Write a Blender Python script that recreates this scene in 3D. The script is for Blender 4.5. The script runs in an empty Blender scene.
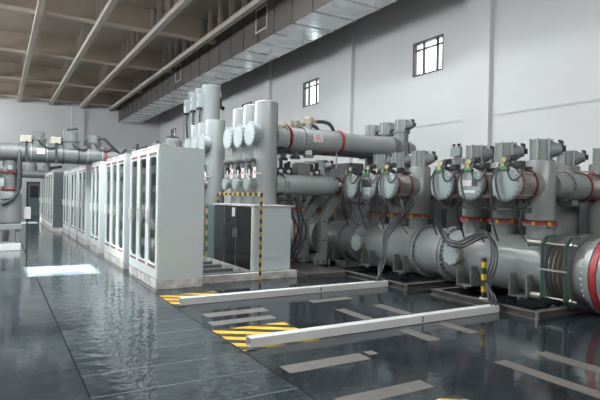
import bpy, bmesh, math, random
from mathutils import Vector, Matrix
random.seed(7)
PI = math.pi
SC = bpy.context.scene
COL = SC.collection

# ------------------------------------------------------------------ materials
def mat(name, col, rough=.5, metal=0., noise=0., nscale=6., bump=0., bscale=40., spec=.5, coat=0.):
    m = bpy.data.materials.new(name); m.use_nodes = True
    nt = m.node_tree; b = nt.nodes['Principled BSDF']
    b.inputs['Base Color'].default_value = (*col, 1)
    b.inputs['Roughness'].default_value = rough
    b.inputs['Metallic'].default_value = metal
    b.inputs['Specular IOR Level'].default_value = spec
    b.inputs['Coat Weight'].default_value = coat
    tc = None
    if noise > 0:
        tc = nt.nodes.new('ShaderNodeTexCoord')
        n = nt.nodes.new('ShaderNodeTexNoise'); n.inputs['Scale'].default_value = nscale
        n.inputs['Detail'].default_value = 5
        nt.links.new(tc.outputs['Object'], n.inputs['Vector'])
        r = nt.nodes.new('ShaderNodeValToRGB')
        r.color_ramp.elements[0].position = .3; r.color_ramp.elements[1].position = .75
        r.color_ramp.elements[0].color = (*[c*(1-noise) for c in col], 1)
        r.color_ramp.elements[1].color = (*[min(1, c*(1+noise*.6)) for c in col], 1)
        nt.links.new(n.outputs['Fac'], r.inputs['Fac'])
        nt.links.new(r.outputs['Color'], b.inputs['Base Color'])
    if bump > 0:
        tc = tc or nt.nodes.new('ShaderNodeTexCoord')
        n2 = nt.nodes.new('ShaderNodeTexNoise'); n2.inputs['Scale'].default_value = bscale
        nt.links.new(tc.outputs['Object'], n2.inputs['Vector'])
        bp = nt.nodes.new('ShaderNodeBump'); bp.inputs['Strength'].default_value = bump
        nt.links.new(n2.outputs['Fac'], bp.inputs['Height'])
        nt.links.new(bp.outputs['Normal'], b.inputs['Normal'])
    return m

GREY   = mat('grey_enamel', (.225,.24,.238), .22, noise=.10, nscale=3)
GREY_D = mat('grey_enamel_dull_shade', (.15,.162,.16), .42, noise=.15, nscale=4)  # dull parts; also puts shade into the aisle tank and duct
GREY_LIT  = mat('lit_grey_enamel', (.33,.352,.35), .24, noise=.08, nscale=3)  # same grey enamel, lightened for the light falling on the ducts
SLEEVE = mat('sleeve_steel', (.25,.235,.215), .38, metal=.7)
LIDM   = mat('lid_enamel', (.29,.335,.335), .38, noise=.08, nscale=3)
PALE   = mat('pale_enamel', (.29,.312,.315), .20, noise=.06, nscale=2)
CAB    = mat('cabinet_paint', (.53,.595,.61), .38, noise=.03, nscale=2)
CABW   = mat('cabinet_front_paint', (.66,.70,.695), .35)
PLINTH = mat('worn_plinth', (.56,.55,.53), .6, noise=.45, nscale=5)
VENTB  = mat('brown_vent', (.20,.11,.10), .6)
DARK   = mat('dark_metal', (.035,.038,.04), .45)
BLACK  = mat('black_rubber', (.022,.022,.024), .55)
HOSE   = mat('grey_hose', (.045,.048,.05), .5)
BOLT   = mat('bolt_steel', (.09,.10,.105), .5, metal=.3)
BOLTL  = mat('bolt_bright', (.34,.35,.35), .4, metal=.4)
STEEL  = mat('bright_steel', (.56,.55,.53), .28, metal=.9)
BRONZE = mat('bellows_steel', (.34,.32,.30), .33, metal=.55, noise=.15, nscale=9)
BRASS  = mat('dull_brass', (.45,.39,.29), .42, metal=.6)
RED    = mat('red_flange', (.33,.022,.022), .45)
MAROON = mat('dark_red_flange', (.20,.022,.028), .5)
YEL    = mat('yellow_clamp', (.55,.32,.02), .5)
WHITE  = mat('white_plate', (.78,.76,.73), .5)
CREAM  = mat('cream_box', (.42,.385,.32), .5, noise=.08)
DIAL   = mat('gauge_dial', (.50,.45,.20), .5)
GREEN  = mat('dark_green_plate', (.015,.06,.04), .45)
TAGG   = mat('green_tag', (.05,.18,.05), .5)
REDMK  = mat('red_print', (.55,.06,.06), .6)
WALL   = mat('wall_paint', (.60,.605,.605), .75, noise=.05, nscale=.5)
WALLT  = mat('wall_trim_paint', (.50,.495,.485), .7)
TAUPE  = mat('taupe_steel', (.47,.392,.318), .6, noise=.1, nscale=2)
BEAMM  = mat('beam_paint', (.50,.445,.385), .55, noise=.06, nscale=2)
GIRD   = mat('girder_flange_paint', (.66,.58,.49), .55)
FRAME  = mat('dark_window_frame', (.06,.05,.045), .5)
CHAN   = mat('white_channel', (.56,.565,.56), .42, noise=.10, nscale=2.5)
CONC   = mat('bare_concrete', (.125,.115,.102), .55, noise=.18, nscale=7)
RAILM  = mat('dull_base_steel', (.11,.105,.098), .5, metal=.3, noise=.3, nscale=4)
INOXD  = mat('dark_stainless', (.055,.055,.053), .22, metal=.6, noise=.2, nscale=2)
INTER  = mat('cabinet_interior', (.055,.085,.075), .6, noise=.5, nscale=7)
INSTR  = mat('instrument_face', (.35,.37,.36), .5)
CAB_SHADED  = mat('shaded_cabinet_paint', (.10,.115,.12), .4)  # cabinet paint with the far cabinet's shade put into the colour
BLUEG  = mat('blue_grey_door', (.12,.17,.18), .45)

def galv(name, col, rough):
    m = mat(name, col, rough, metal=.75)
    nt = m.node_tree; b = nt.nodes['Principled BSDF']
    tc = nt.nodes.new('ShaderNodeTexCoord')
    v = nt.nodes.new('ShaderNodeTexVoronoi'); v.inputs['Scale'].default_value = 2.2
    nt.links.new(tc.outputs['Object'], v.inputs['Vector'])
    r = nt.nodes.new('ShaderNodeValToRGB')
    r.color_ramp.elements[0].color = (*[c*.78 for c in col], 1); r.color_ramp.elements[1].color = (*[min(1, c*1.25) for c in col], 1)
    nt.links.new(v.outputs['Color'], r.inputs['Fac']); nt.links.new(r.outputs['Color'], b.inputs['Base Color'])
    n = nt.nodes.new('ShaderNodeTexNoise'); n.inputs['Scale'].default_value = 1.6
    nt.links.new(tc.outputs['Object'], n.inputs['Vector'])
    bp = nt.nodes.new('ShaderNodeBump'); bp.inputs['Strength'].default_value = .35; bp.inputs['Distance'].default_value = .05
    nt.links.new(n.outputs['Fac'], bp.inputs['Height']); nt.links.new(bp.outputs['Normal'], b.inputs['Normal'])
    return m
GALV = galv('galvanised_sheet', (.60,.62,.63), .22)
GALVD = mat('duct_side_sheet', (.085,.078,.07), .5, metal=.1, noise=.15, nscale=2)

def glass_mat():
    m = bpy.data.materials.new('thin_glass'); m.use_nodes = True
    nt = m.node_tree; nt.nodes.remove(nt.nodes['Principled BSDF'])
    out = nt.nodes['Material Output']
    t = nt.nodes.new('ShaderNodeBsdfTransparent'); t.inputs['Color'].default_value = (.90,.94,.93,1)
    g = nt.nodes.new('ShaderNodeBsdfGlossy'); g.inputs['Roughness'].default_value = .03
    lw = nt.nodes.new('ShaderNodeLayerWeight'); lw.inputs['Blend'].default_value = .5
    pw = nt.nodes.new('ShaderNodeMath'); pw.operation = 'POWER'; pw.inputs[1].default_value = 4.5
    nt.links.new(lw.outputs['Facing'], pw.inputs[0])
    f = nt.nodes.new('ShaderNodeMath'); f.operation = 'MULTIPLY_ADD'; f.inputs[1].default_value = .85; f.inputs[2].default_value = .045
    nt.links.new(pw.outputs[0], f.inputs[0])
    mx = nt.nodes.new('ShaderNodeMixShader')
    nt.links.new(f.outputs[0], mx.inputs['Fac']); nt.links.new(t.outputs[0], mx.inputs[1]); nt.links.new(g.outputs[0], mx.inputs[2])
    nt.links.new(mx.outputs[0], out.inputs['Surface'])
    return m
GLASS = glass_mat()

def stripes(name, a, b, period, mode):
    m = bpy.data.materials.new(name); m.use_nodes = True
    nt = m.node_tree; bs = nt.nodes['Principled BSDF']; bs.inputs['Roughness'].default_value = .35
    tc = nt.nodes.new('ShaderNodeTexCoord'); s = nt.nodes.new('ShaderNodeSeparateXYZ')
    nt.links.new(tc.outputs['Object'], s.inputs[0])
    if mode == 'diag':
        ad = nt.nodes.new('ShaderNodeMath'); ad.operation = 'ADD'
        mu = nt.nodes.new('ShaderNodeMath'); mu.operation = 'MULTIPLY'; mu.inputs[1].default_value = .656
        nt.links.new(s.outputs['X'], mu.inputs[0]); nt.links.new(mu.outputs[0], ad.inputs[0]); nt.links.new(s.outputs['Y'], ad.inputs[1]); src = ad.outputs[0]
    else:
        src = s.outputs[mode]
    d = nt.nodes.new('ShaderNodeMath'); d.operation = 'DIVIDE'; d.inputs[1].default_value = period
    fr = nt.nodes.new('ShaderNodeMath'); fr.operation = 'FRACT'
    gt = nt.nodes.new('ShaderNodeMath'); gt.operation = 'GREATER_THAN'; gt.inputs[1].default_value = .5
    nt.links.new(src, d.inputs[0]); nt.links.new(d.outputs[0], fr.inputs[0]); nt.links.new(fr.outputs[0], gt.inputs[0])
    mx = nt.nodes.new('ShaderNodeMix'); mx.data_type = 'RGBA'
    mx.inputs['A'].default_value = (*a, 1); mx.inputs['B'].default_value = (*b, 1)
    nt.links.new(gt.outputs[0], mx.inputs['Factor'])
    nt.links.new(mx.outputs['Result'], bs.inputs['Base Color'])
    return m
HATCH = stripes('hazard_hatch', (.70,.42,.03), (.02,.02,.02), .30, 'diag')
TAPEZ = stripes('hazard_tape_upright', (.55,.34,.03), (.022,.03,.024), .17, 'Z')
TAPEB = stripes('hazard_tape_bright', (.75,.46,.03), (.03,.04,.03), .26, 'Z')
TAPEY = stripes('hazard_tape_level', (.60,.38,.04), (.022,.024,.022), .26, 'Y')

def floor_mat():
    m = bpy.data.materials.new('slate_floor'); m.use_nodes = True
    nt = m.node_tree; b = nt.nodes['Principled BSDF']; L = nt.links.new
    tc = nt.nodes.new('ShaderNodeTexCoord'); s = nt.nodes.new('ShaderNodeSeparateXYZ'); L(tc.outputs['Object'], s.inputs[0])
    def M(op, a, bb=None, c=None):
        n = nt.nodes.new('ShaderNodeMath'); n.operation = op
        for i, v in enumerate((a, bb, c)):
            if v is None: continue
            if isinstance(v, (int, float)): n.inputs[i].default_value = v
            else: L(v, n.inputs[i])
        return n.outputs[0]
    x, y = s.outputs['X'], s.outputs['Y']
    plate = M('MULTIPLY', M('GREATER_THAN', x, .66), M('LESS_THAN', x, 2.25))
    # joints between cover plates, every .565 m, and the two long joints
    fy = M('FRACT', M('DIVIDE', M('SUBTRACT', y, 4.41-.006), .565))
    jy = M('MULTIPLY', M('LESS_THAN', fy, .03), plate)
    jx = M('ADD', M('LESS_THAN', M('ABSOLUTE', M('SUBTRACT', x, .66)), .009), M('LESS_THAN', M('ABSOLUTE', M('SUBTRACT', x, 2.255)), .008))
    n = nt.nodes.new('ShaderNodeTexNoise'); n.inputs['Scale'].default_value = 1.3; n.inputs['Detail'].default_value = 8; n.inputs['Roughness'].default_value = .68
    n.inputs['Distortion'].default_value = 1.2
    L(tc.outputs['Object'], n.inputs['Vector'])
    r = nt.nodes.new('ShaderNodeValToRGB'); L(n.outputs['Fac'], r.inputs['Fac'])
    r.color_ramp.elements[0].position = .34; r.color_ramp.elements[0].color = (.011,.015,.019,1)
    r.color_ramp.elements[1].position = .72; r.color_ramp.elements[1].color = (.033,.044,.052,1)
    # per plate tint
    wn = nt.nodes.new('ShaderNodeTexWhiteNoise'); wn.noise_dimensions = '1D'
    L(M('FLOOR', M('DIVIDE', M('SUBTRACT', y, 4.41), .565)), wn.inputs['W'])
    tint = M('ADD', M('ADD', .95, M('MULTIPLY', M('LESS_THAN', x, 2.25), .35)), M('MULTIPLY', M('MULTIPLY', wn.outputs['Value'], .5), plate))
    hs = nt.nodes.new('ShaderNodeHueSaturation'); L(r.outputs['Color'], hs.inputs['Color']); L(tint, hs.inputs['Value'])
    mx = nt.nodes.new('ShaderNodeMix'); mx.data_type = 'RGBA'; L(hs.outputs['Color'], mx.inputs['A'])
    mx.inputs['B'].default_value = (.02,.021,.022,1); L(jx, mx.inputs['Factor'])
    mx2 = nt.nodes.new('ShaderNodeMix'); mx2.data_type = 'RGBA'; L(mx.outputs['Result'], mx2.inputs['A'])
    mx2.inputs['B'].default_value = (.12,.13,.137,1); L(jy, mx2.inputs['Factor'])
    L(mx2.outputs['Result'], b.inputs['Base Color'])
    n3 = nt.nodes.new('ShaderNodeTexNoise'); n3.inputs['Scale'].default_value = 5; n3.inputs['Detail'].default_value = 6
    L(tc.outputs['Object'], n3.inputs['Vector'])
    L(M('ADD', .03, M('MULTIPLY', n3.outputs['Fac'], .13)), b.inputs['Roughness'])
    L(M('MULTIPLY', .6, M('SUBTRACT', 1.0, M('MINIMUM', 1.0, M('ADD', jx, M('MULTIPLY', jy, .8))))), b.inputs['Specular IOR Level'])
    # rippled coating on the plates, gentler elsewhere
    n2 = nt.nodes.new('ShaderNodeTexNoise'); n2.inputs['Scale'].default_value = 7.0; n2.inputs['Detail'].default_value = 1.0
    L(tc.outputs['Object'], n2.inputs['Vector'])
    bp = nt.nodes.new('ShaderNodeBump'); bp.inputs['Distance'].default_value = .035
    L(M('ADD', .05, M('MULTIPLY', plate, .15)), bp.inputs['Strength']); L(n2.outputs['Fac'], bp.inputs['Height'])
    L(bp.outputs['Normal'], b.inputs['Normal'])
    return m
FLOORM = floor_mat()

# ------------------------------------------------------------------ mesh builder
def frame_of(d):
    d = Vector(d).normalized()
    u = Vector((0,0,1)) if abs(d.z) < .9 else Vector((1,0,0))
    a = d.cross(u).normalized(); return d, a, d.cross(a).normalized()

class MB:
    def __init__(s): s.v, s.f, s.m = [], [], []
    def add(s, vs, fs, m=0):
        o = len(s.v); s.v += [tuple(p) for p in vs]
        for f in fs: s.f.append([i+o for i in f]); s.m.append(m)
        return s
    def box(s, x0, x1, y0, y1, z0, z1, m=0, M=None):
        vs = [Vector((x,y,z)) for z in (z0,z1) for y in (y0,y1) for x in (x0,x1)]
        if M is not None: vs = [M @ v for v in vs]
        return s.add(vs, [(0,2,3,1),(4,5,7,6),(0,1,5,4),(2,6,7,3),(0,4,6,2),(1,3,7,5)], m)
    def lathe(s, p, d, prof, n=32, m=0):
        """prof: (distance along d, radius); closed with caps"""
        d, a, b = frame_of(d); p = Vector(p)
        vs, fs = [], []
        for t, r in prof:
            for i in range(n):
                q = 2*PI*i/n; vs.append(p + d*t + (a*math.cos(q)+b*math.sin(q))*r)
        for k in range(len(prof)-1):
            for i in range(n):
                j = (i+1) % n; fs.append((k*n+i, k*n+j, (k+1)*n+j, (k+1)*n+i))
        fs.append(list(range(n-1,-1,-1))); e = (len(prof)-1)*n; fs.append([e+i for i in range(n)])
        return s.add(vs, fs, m)
    def cyl(s, p0, p1, r, r1=None, n=24, m=0, c=0.):
        p0, p1 = Vector(p0), Vector(p1); L = (p1-p0).length; r1 = r if r1 is None else r1
        prof = [(0,r),(L,r1)] if c <= 0 else [(0,r-c),(c,r),(L-c,r1),(L,r1-c)]
        return s.lathe(p0, p1-p0, prof, n, m)
    def ring(s, p, d, ri, ro, t0, t1, n=40, m=0):
        d, a, b = frame_of(d); p = Vector(p); vs, fs = [], []
        for t, r in ((t0,ri),(t0,ro),(t1,ro),(t1,ri)):
            for i in range(n):
                q = 2*PI*i/n; vs.append(p + d*t + (a*math.cos(q)+b*math.sin(q))*r)
        for k in range(4):
            for i in range(n):
                j = (i+1) % n; k2 = (k+1) % 4; fs.append((k*n+i, k*n+j, k2*n+j, k2*n+i))
        return s.add(vs, fs, m)
    def bolts(s, p, d, R, t0, t1, k, r, m=0):
        d, a, b = frame_of(d); p = Vector(p)
        for i in range(k):
            q = 2*PI*(i+.5)/k; c = p + (a*math.cos(q)+b*math.sin(q))*R
            s.cyl(c+d*t0, c+d*t1, r, n=6, m=m)
        return s
    def tube(s, pts, r, n=8, m=0, sub=6):
        P = [Vector(p) for p in pts]
        if len(P) > 2 and sub > 1:
            Q = []
            E = [P[0]*2-P[1]] + P + [P[-1]*2-P[-2]]
            for i in range(1, len(E)-2):
                a, b, c, d = E[i-1:i+3]
                for k in range(sub):
                    t = k/sub
                    Q.append(.5*((2*b)+(c-a)*t+(2*a-5*b+4*c-d)*t*t+(3*b-a-3*c+d)*t**3))
            Q.append(P[-1]); P = Q
        vs, fs = [], []; up = None
        for i, p in enumerate(P):
            t = (P[min(i+1,len(P)-1)]-P[max(i-1,0)]).normalized()
            if up is None: _, a, b = frame_of(t)
            else:
                a = (up - t*up.dot(t)).normalized(); b = t.cross(a)
            up = a
            for k in range(n):
                q = 2*PI*k/n; vs.append(p+(a*math.cos(q)+b*math.sin(q))*r)
        for i in range(len(P)-1):
            for k in range(n):
                j = (k+1) % n; fs.append((i*n+k, i*n+j, (i+1)*n+j, (i+1)*n+k))
        fs.append(list(range(n-1,-1,-1))); e = (len(P)-1)*n; fs.append([e+k for k in range(n)])
        return s.add(vs, fs, m)
    def prism(s, poly, axis, t0, t1, m=0):
        """poly: 2-D points; axis 'X': (y,z), 'Y': (x,z), 'Z': (x,y)"""
        def P(u, v, t): return {'X':(t,u,v),'Y':(u,t,v),'Z':(u,v,t)}[axis]
        n = len(poly); vs = [P(u,v,t0) for u,v in poly]+[P(u,v,t1) for u,v in poly]
        fs = [list(range(n-1,-1,-1)), [n+i for i in range(n)]]
        fs += [(i,(i+1)%n,n+(i+1)%n,n+i) for i in range(n)]
        return s.add(vs, fs, m)
    def build(s, name, mats, parent=None, loc=None, bevel=0, label=None):
        me = bpy.data.meshes.new(name); me.from_pydata(s.v, [], s.f)
        mats = mats if isinstance(mats, (list, tuple)) else [mats]
        for k in mats: me.materials.append(k)
        me.polygons.foreach_set('material_index', s.m)
        bm = bmesh.new(); bm.from_mesh(me); bmesh.ops.recalc_face_normals(bm, faces=bm.faces); bm.to_mesh(me); bm.free()
        me.polygons.foreach_set('use_smooth', [True]*len(me.polygons))
        me.set_sharp_from_angle(angle=math.radians(32)); me.update()
        o = bpy.data.objects.new(name, me); COL.objects.link(o)
        if parent is not None: o.parent = parent
        if loc is not None: o.location = loc
        if bevel:
            b = o.modifiers.new('Bevel', 'BEVEL'); b.width = bevel; b.segments = 2; b.limit_method = 'ANGLE'
            b.harden_normals = True
        if label: o['label'] = label
        return o

def thing(name, label, cat, loc=(0,0,0), group=None, rz=0):
    o = bpy.data.objects.new(name, None); COL.objects.link(o); o.empty_display_size = .1
    o.location = loc; o.rotation_euler = (0,0,rz); o['label'] = label; o['category'] = cat
    if group: o['group'] = group
    return o
def tag(o, label, cat, group=None):
    o['label'] = label; o['category'] = cat
    if group: o['group'] = group
    return o
def struct(o):
    o['kind'] = 'structure'; return o
def copy_tree(o, parent=None):
    c = o.copy(); COL.objects.link(c)
    if parent is not None: c.parent = parent
    for ch in list(o.children): copy_tree(ch, c)
    return c
def dup(root, loc, label, rz=None):
    r = copy_tree(root); r.location = loc; r['label'] = label
    if rz is not None: r.rotation_euler = (0,0,rz)
    return r

# ------------------------------------------------------------------ the hall
XL, XR, YN, YF, ZC = -6., 11., -5., 41., 8.9
struct(MB().box(XL-.3, XR+.3, YN-.3, YF+.3, -.3, 0).build('floor', FLOORM))

def wall_x(name, x0, x1, holes):
    """a wall in the YZ plane with rectangular openings (y0,y1,z0,z1)"""
    mb = MB(); ys = sorted({YN, YF, *[h[0] for h in holes], *[h[1] for h in holes]})
    for a, b in zip(ys[:-1], ys[1:]):
        hs = sorted([(h[2],h[3]) for h in holes if h[0] <= a+1e-6 and h[1] >= b-1e-6]); z = 0
        for z0, z1 in hs:
            if z0 > z: mb.box(x0, x1, a, b, z, z0)
            z = z1
        mb.box(x0, x1, a, b, z, ZC)
    return struct(mb.build(name, WALL))
RW = [(c-.635, c+.635, 5.36, 6.40) for c in (11.5, 18.17, 24.5, 31.0, 37.4)]
LW = [(11.25, 12.72, 5.38, 6.70), (30.0, 31.6, 5.38, 6.70), (-3.8, 2.6, 0., 5.2)]
SHUT = mat('shutter_paint', (.42,.44,.45), .5)
ADDED_PANELS = [(-4.4, 3.2), (4.6, 10.4), (13.4, 19.4), (20.6, 28.6), (33., 40.)]      # unseen frosted bands added high on the left wall to carry lamps
wall_x('wall_right', XR, XR+.3, RW)
wall_x('wall_left', XL-.3, XL, LW)
struct(MB().box(XL-.3, XR+.3, YF, YF+.3, 0, ZC).build('wall_far', WALL))
struct(MB().box(XL-.3, XR+.3, YN-.3, YN, 0, ZC).build('wall_near', WALL))
struct(MB().box(XL-.3, XR+.3, YN-.3, YF+.3, ZC, ZC+.15).build('ceiling', TAUPE))

# windows of the right wall (dark frame, three lights and a transom) and the daylight openings of the left one
def window(idx, x, h, face):
    y0, y1, z0, z1 = h; w = y1-y0; fr = MB(); t = .05
    xa, xb = (x+.0, x+.12)
    fr.box(xa, xb, y0, y1, z0, z0+t).box(xa, xb, y0, y1, z1-t, z1)
    fr.box(xa, xb, y0, y0+t, z0+t, z1-t).box(xa, xb, y1-t, y1, z0+t, z1-t)
    for k in (.22, .66): fr.box(xa+.02, xb-.02, y0+w*k-.02, y0+w*k+.02, z0+t, z1-t)
    fr.box(xa+.02, xb-.02, y0+t, y1-t, z1-.26, z1-.22)
    o = struct(fr.build('window_%d' % idx, FRAME))
    MB().box(x+.055, x+.062, y0+t, y1-t, z0+t, z1-t).build('pane', GLASS, o)
    return o
for i, h in enumerate(RW): window(i+1, XR, h, -1)
for i, (y0, y1, z0, z1) in enumerate(LW[:2]):
    struct(MB().box(XL-.3, XL, y0-.06, y0, z0, z1).box(XL-.3, XL, y1, y1+.06, z0, z1).box(XL-.3, XL, y0-.06, y1+.06, z1, z1+.06).box(XL-.3, XL, y0-.06, y1+.06, z0-.06, z0).build('window_%d' % (i+6), FRAME))
n = 8
for (y0, y1) in ADDED_PANELS:  # frames and panes of the added left-wall bands
    fr = MB(); z0, z1 = 5.9, 8.1; k = int((y1-y0)/1.2)
    fr.box(XL, XL+.06, y0, y1, z0, z0+.06).box(XL, XL+.06, y0, y1, z1-.06, z1)
    for j in range(k+1):
        yy = y0 + (y1-y0-.05)*j/k; fr.box(XL, XL+.06, yy, yy+.05, z0+.06, z1-.06)
    o = struct(fr.build('window_%d' % n, FRAME)); n += 1
    MB().box(XL+.005, XL+.02, y0, y1, z0+.06, z1-.06).build('added_pane', WHITE, o)
fr = MB(); fr.box(-4.5, 9.5, YN, YN+.06, 5.2, 5.26).box(-4.5, 9.5, YN, YN+.06, 8.04, 8.1)  # unseen frosted band added to the near wall for a lamp
for j in range(11): fr.box(-4.5+1.395*j, -4.45+1.395*j, YN, YN+.06, 5.26, 8.04)
o = struct(fr.build('window_%d' % n, FRAME)); n += 1
MB().box(-4.5, 9.5, YN+.005, YN+.02, 5.26, 8.04).build('added_pane', WHITE, o)
# frame of an unseen gateway added for daylight, since shuttered to block low light
y0, y1, z0, z1 = LW[2]
struct(MB().box(XL-.32, XL+.05, y0-.15, y0, 0, z1+.15).box(XL-.32, XL+.05, y1, y1+.15, 0, z1+.15).box(XL-.32, XL+.05, y0, y1, z1, z1+.15).build('added_gateway', BEAMM))
sh = MB()
for q in range(26): sh.box(XL-.22-.015*(q%2), XL-.18-.015*(q%2), y0, y1, q*.2, (q+1)*.2)
struct(sh.build('added_shutter', SHUT))
# far door
d = struct(MB().box(1.72, 1.82, 40.9, 41, 0, 2.32).box(2.6, 2.7, 40.9, 41, 0, 2.32).box(1.82, 2.6, 40.9, 41, 2.22, 2.32).build('door_1', DARK))
MB().box(1.82, 2.6, 40.93, 40.99, 0, 2.22).build('leaf', BLUEG, d)
MB().box(1.95, 2.47, 40.915, 40.93, 1.2, 2.05).build('pane', BLACK, d)
# pilasters and the joint line of the right wall
k = 1
for y in (2.9, 9.54, 15.6, 22.1, 28.6, 35.1):
    struct(MB().box(XR-.14, XR, y-.42, y+.42, 0, ZC).build('trim_%d' % k, WALL)); k += 1
for a, b in ((-5, 2.48), (3.32, 9.12), (9.96, 15.18), (16.02, 21.68), (22.52, 28.18)):
    struct(MB().box(XR-.018, XR, a, b, 3.80, 3.845).build('trim_%d' % k, WALLT)); k += 1
struct(MB().box(4.57, 5.42, YF-.14, YF, 0, ZC).build('trim_%d' % k, WALL)); k += 1

# unseen rooflights added to the deck to light the equipment from above
ADDED_ROOF = [(x, y0, y1) for x in (-3.83, -1.83, .17, 2.17, 4.16) for (y0, y1) in ((8.4, 13.4),)]
for (x, y0, y1) in ADDED_ROOF:
    fr = MB().box(x-.7, x+.7, y0, y0+.06, ZC-.06, ZC-.001).box(x-.7, x+.7, y1-.06, y1, ZC-.06, ZC-.001).box(x-.7, x-.64, y0+.06, y1-.06, ZC-.06, ZC-.001).box(x+.64, x+.7, y0+.06, y1-.06, ZC-.06, ZC-.001)
    o = struct(fr.build('window_%d' % n, FRAME)); n += 1
    MB().box(x-.64, x+.64, y0+.06, y1-.06, ZC-.03, ZC-.015).build('added_pane', WHITE, o)
# roof: plate girders across, beams lengthwise with hangers up to the deck
for y in (1.2, 7.7, 14.2, 20.75, 27.0, 33.6, 40.0):
    mb = MB().box(XL, XR, y-.14, y+.14, 7.99, 8.07).box(XL, XR, y-.012, y+.012, 8.07, ZC-.002, 1)
    struct(mb.build('roof_girder', [GIRD, TAUPE]))
for x in (-4.83, -2.83, -.83, 1.17, 3.17, 5.15, 7.17):
    mb = MB().box(x-.10, x+.10, YN, YF, 7.80, 7.99)
    y = YN+.6
    while y < YF:
        mb.box(x-.08, x+.08, y-.05, y+.05, 7.99, ZC-.002, 0); y += 1.09
    struct(mb.build('roof_beam', [BEAMM, TAUPE]))

# ------------------------------------------------------------------ air duct under the roof
du = thing('air_duct', 'long galvanised square air duct hung high along the right wall under the roof', 'air duct', (8.55, 18, 7.0))
Y0, Y1 = -22.5, 22.9
mb = MB(); w = .74
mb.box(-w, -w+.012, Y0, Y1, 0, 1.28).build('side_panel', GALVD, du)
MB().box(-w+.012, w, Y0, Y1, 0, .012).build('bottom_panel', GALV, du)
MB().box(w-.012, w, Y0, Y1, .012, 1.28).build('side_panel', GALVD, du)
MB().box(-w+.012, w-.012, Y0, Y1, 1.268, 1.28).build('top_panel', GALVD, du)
y = Y0+.3
while y < Y1:
    MB().box(-w-.028, -w, y-.02, y+.02, -.028, 1.28).box(w, w+.028, y-.02, y+.02, -.028, 1.28).box(-w, w, y-.02, y+.02, -.028, 0, 1).build('joint_flange', [GALVD, GALV], du)
    y += 1.22
for yy in (16.25, 25.85):
    yl = yy-18
    g = MB().box(-w-.035, -w-.001, yl-.45, yl-.40, .33, 1.17).box(-w-.035, -w-.001, yl+.40, yl+.45, .33, 1.17).box(-w-.035, -w-.001, yl-.4, yl+.4, .33, .38).box(-w-.035, -w-.001, yl-.4, yl+.4, 1.12, 1.17).build('grille', BEAMM, du)
    s = MB()
    for q in range(9): s.box(-w-.02, -w-.001, yl-.4, yl+.4, .39+q*.081, .43+q*.081)
    s.build('slats', DARK, g)
for yy in (-20, -14, -8, -2, 4, 10, 16, 22):
    MB().box(-w-.02, -w+.02, yy-.01, yy+.01, 1.28, 1.895).box(w-.02, w+.02, yy-.01, yy+.01, 1.28, 1.895).build('hanger', GALV, du)

# ------------------------------------------------------------------ markings and strips of the floor
def flat(name, x0, x1, y0, y1, m, h=.003):
    cx, cy = (x0+x1)/2, (y0+y1)/2
    return MB().box(x0-cx, x1-cx, y0-cy, y1-cy, 0, h).build(name, m, None, (cx, cy, 0))
tag(flat('hazard_marking', 2.27, 3.25, 5.02, 5.95, HATCH), 'yellow and black striped square painted at the open end of the nearer white channel', 'floor marking')
tag(flat('hazard_marking', 2.27, 3.22, 7.56, 8.36, HATCH), 'yellow and black striped patch painted beside the foot of the nearest glass cabinet', 'floor marking')
k = 40
for (x0, x1, y0, y1) in ((2.37,3.32,4.19,4.41), (3.39,3.50,4.30,4.42), (2.39,3.33,3.31,3.50), (2.45,3.38,6.61,6.85), (2.36,3.27,6.17,6.38),
        (4.33,4.51,4.41,4.95), (5.02,5.20,4.42,5.05), (4.28,4.45,5.58,6.28), (4.97,5.16,5.60,6.29), (4.37,4.54,2.3,3.54), (5.01,5.20,2.5,3.53),
        (4.25,5.0,6.82,7.0)):
    struct(flat('trim_%d' % k, x0, x1, y0, y1, CONC, .002)); k += 1
tag(flat('hazard_marking', 3.12, 3.36, 2.7, 3.09, HATCH), 'corner of a striped marking at the near edge of the dark floor', 'floor marking')

# ------------------------------------------------------------------ white cable channels lying across the floor
def channel(label, x0, x1, y, h=.100, w=.125):
    t = thing('cable_channel', label, 'cable channel', (x0, y, 0), 'white channels across the floor')
    L = x1-x0
    mb = MB().box(0, L, 0, .012, 0.004, h).box(0, L, w-.012, w, 0.004, h).box(0, L, .012, w-.012, 0.004, .014)
    mb.build('trough', CHAN, t, bevel=.002)
    MB().box(0.0, L, -.003, w+.003, h, h+.008).build('cover', CHAN, t, bevel=.003)
    MB().box(-.06, .05, -.07, -.005, .003, .012).build('end_foot', RAILM, t, bevel=.003)
    MB().box(.10, .13, .013, w-.013, .015, h-.002).build('dark_hollow', DARK, t)  # dark sheet for the shade inside the open end
    MB().box(L*.62, L*.62+.02, -.008, -.004, .02, h).build('joint_strip', RAILM, t)
    return t
channel('long white steel cable channel nearest the camera, open end on the striped square', 2.37, 6.36, 5.07)
channel('white steel cable channel farther back, starting beside the nearest glass cabinet', 2.36, 6.29, 7.48)

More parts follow.
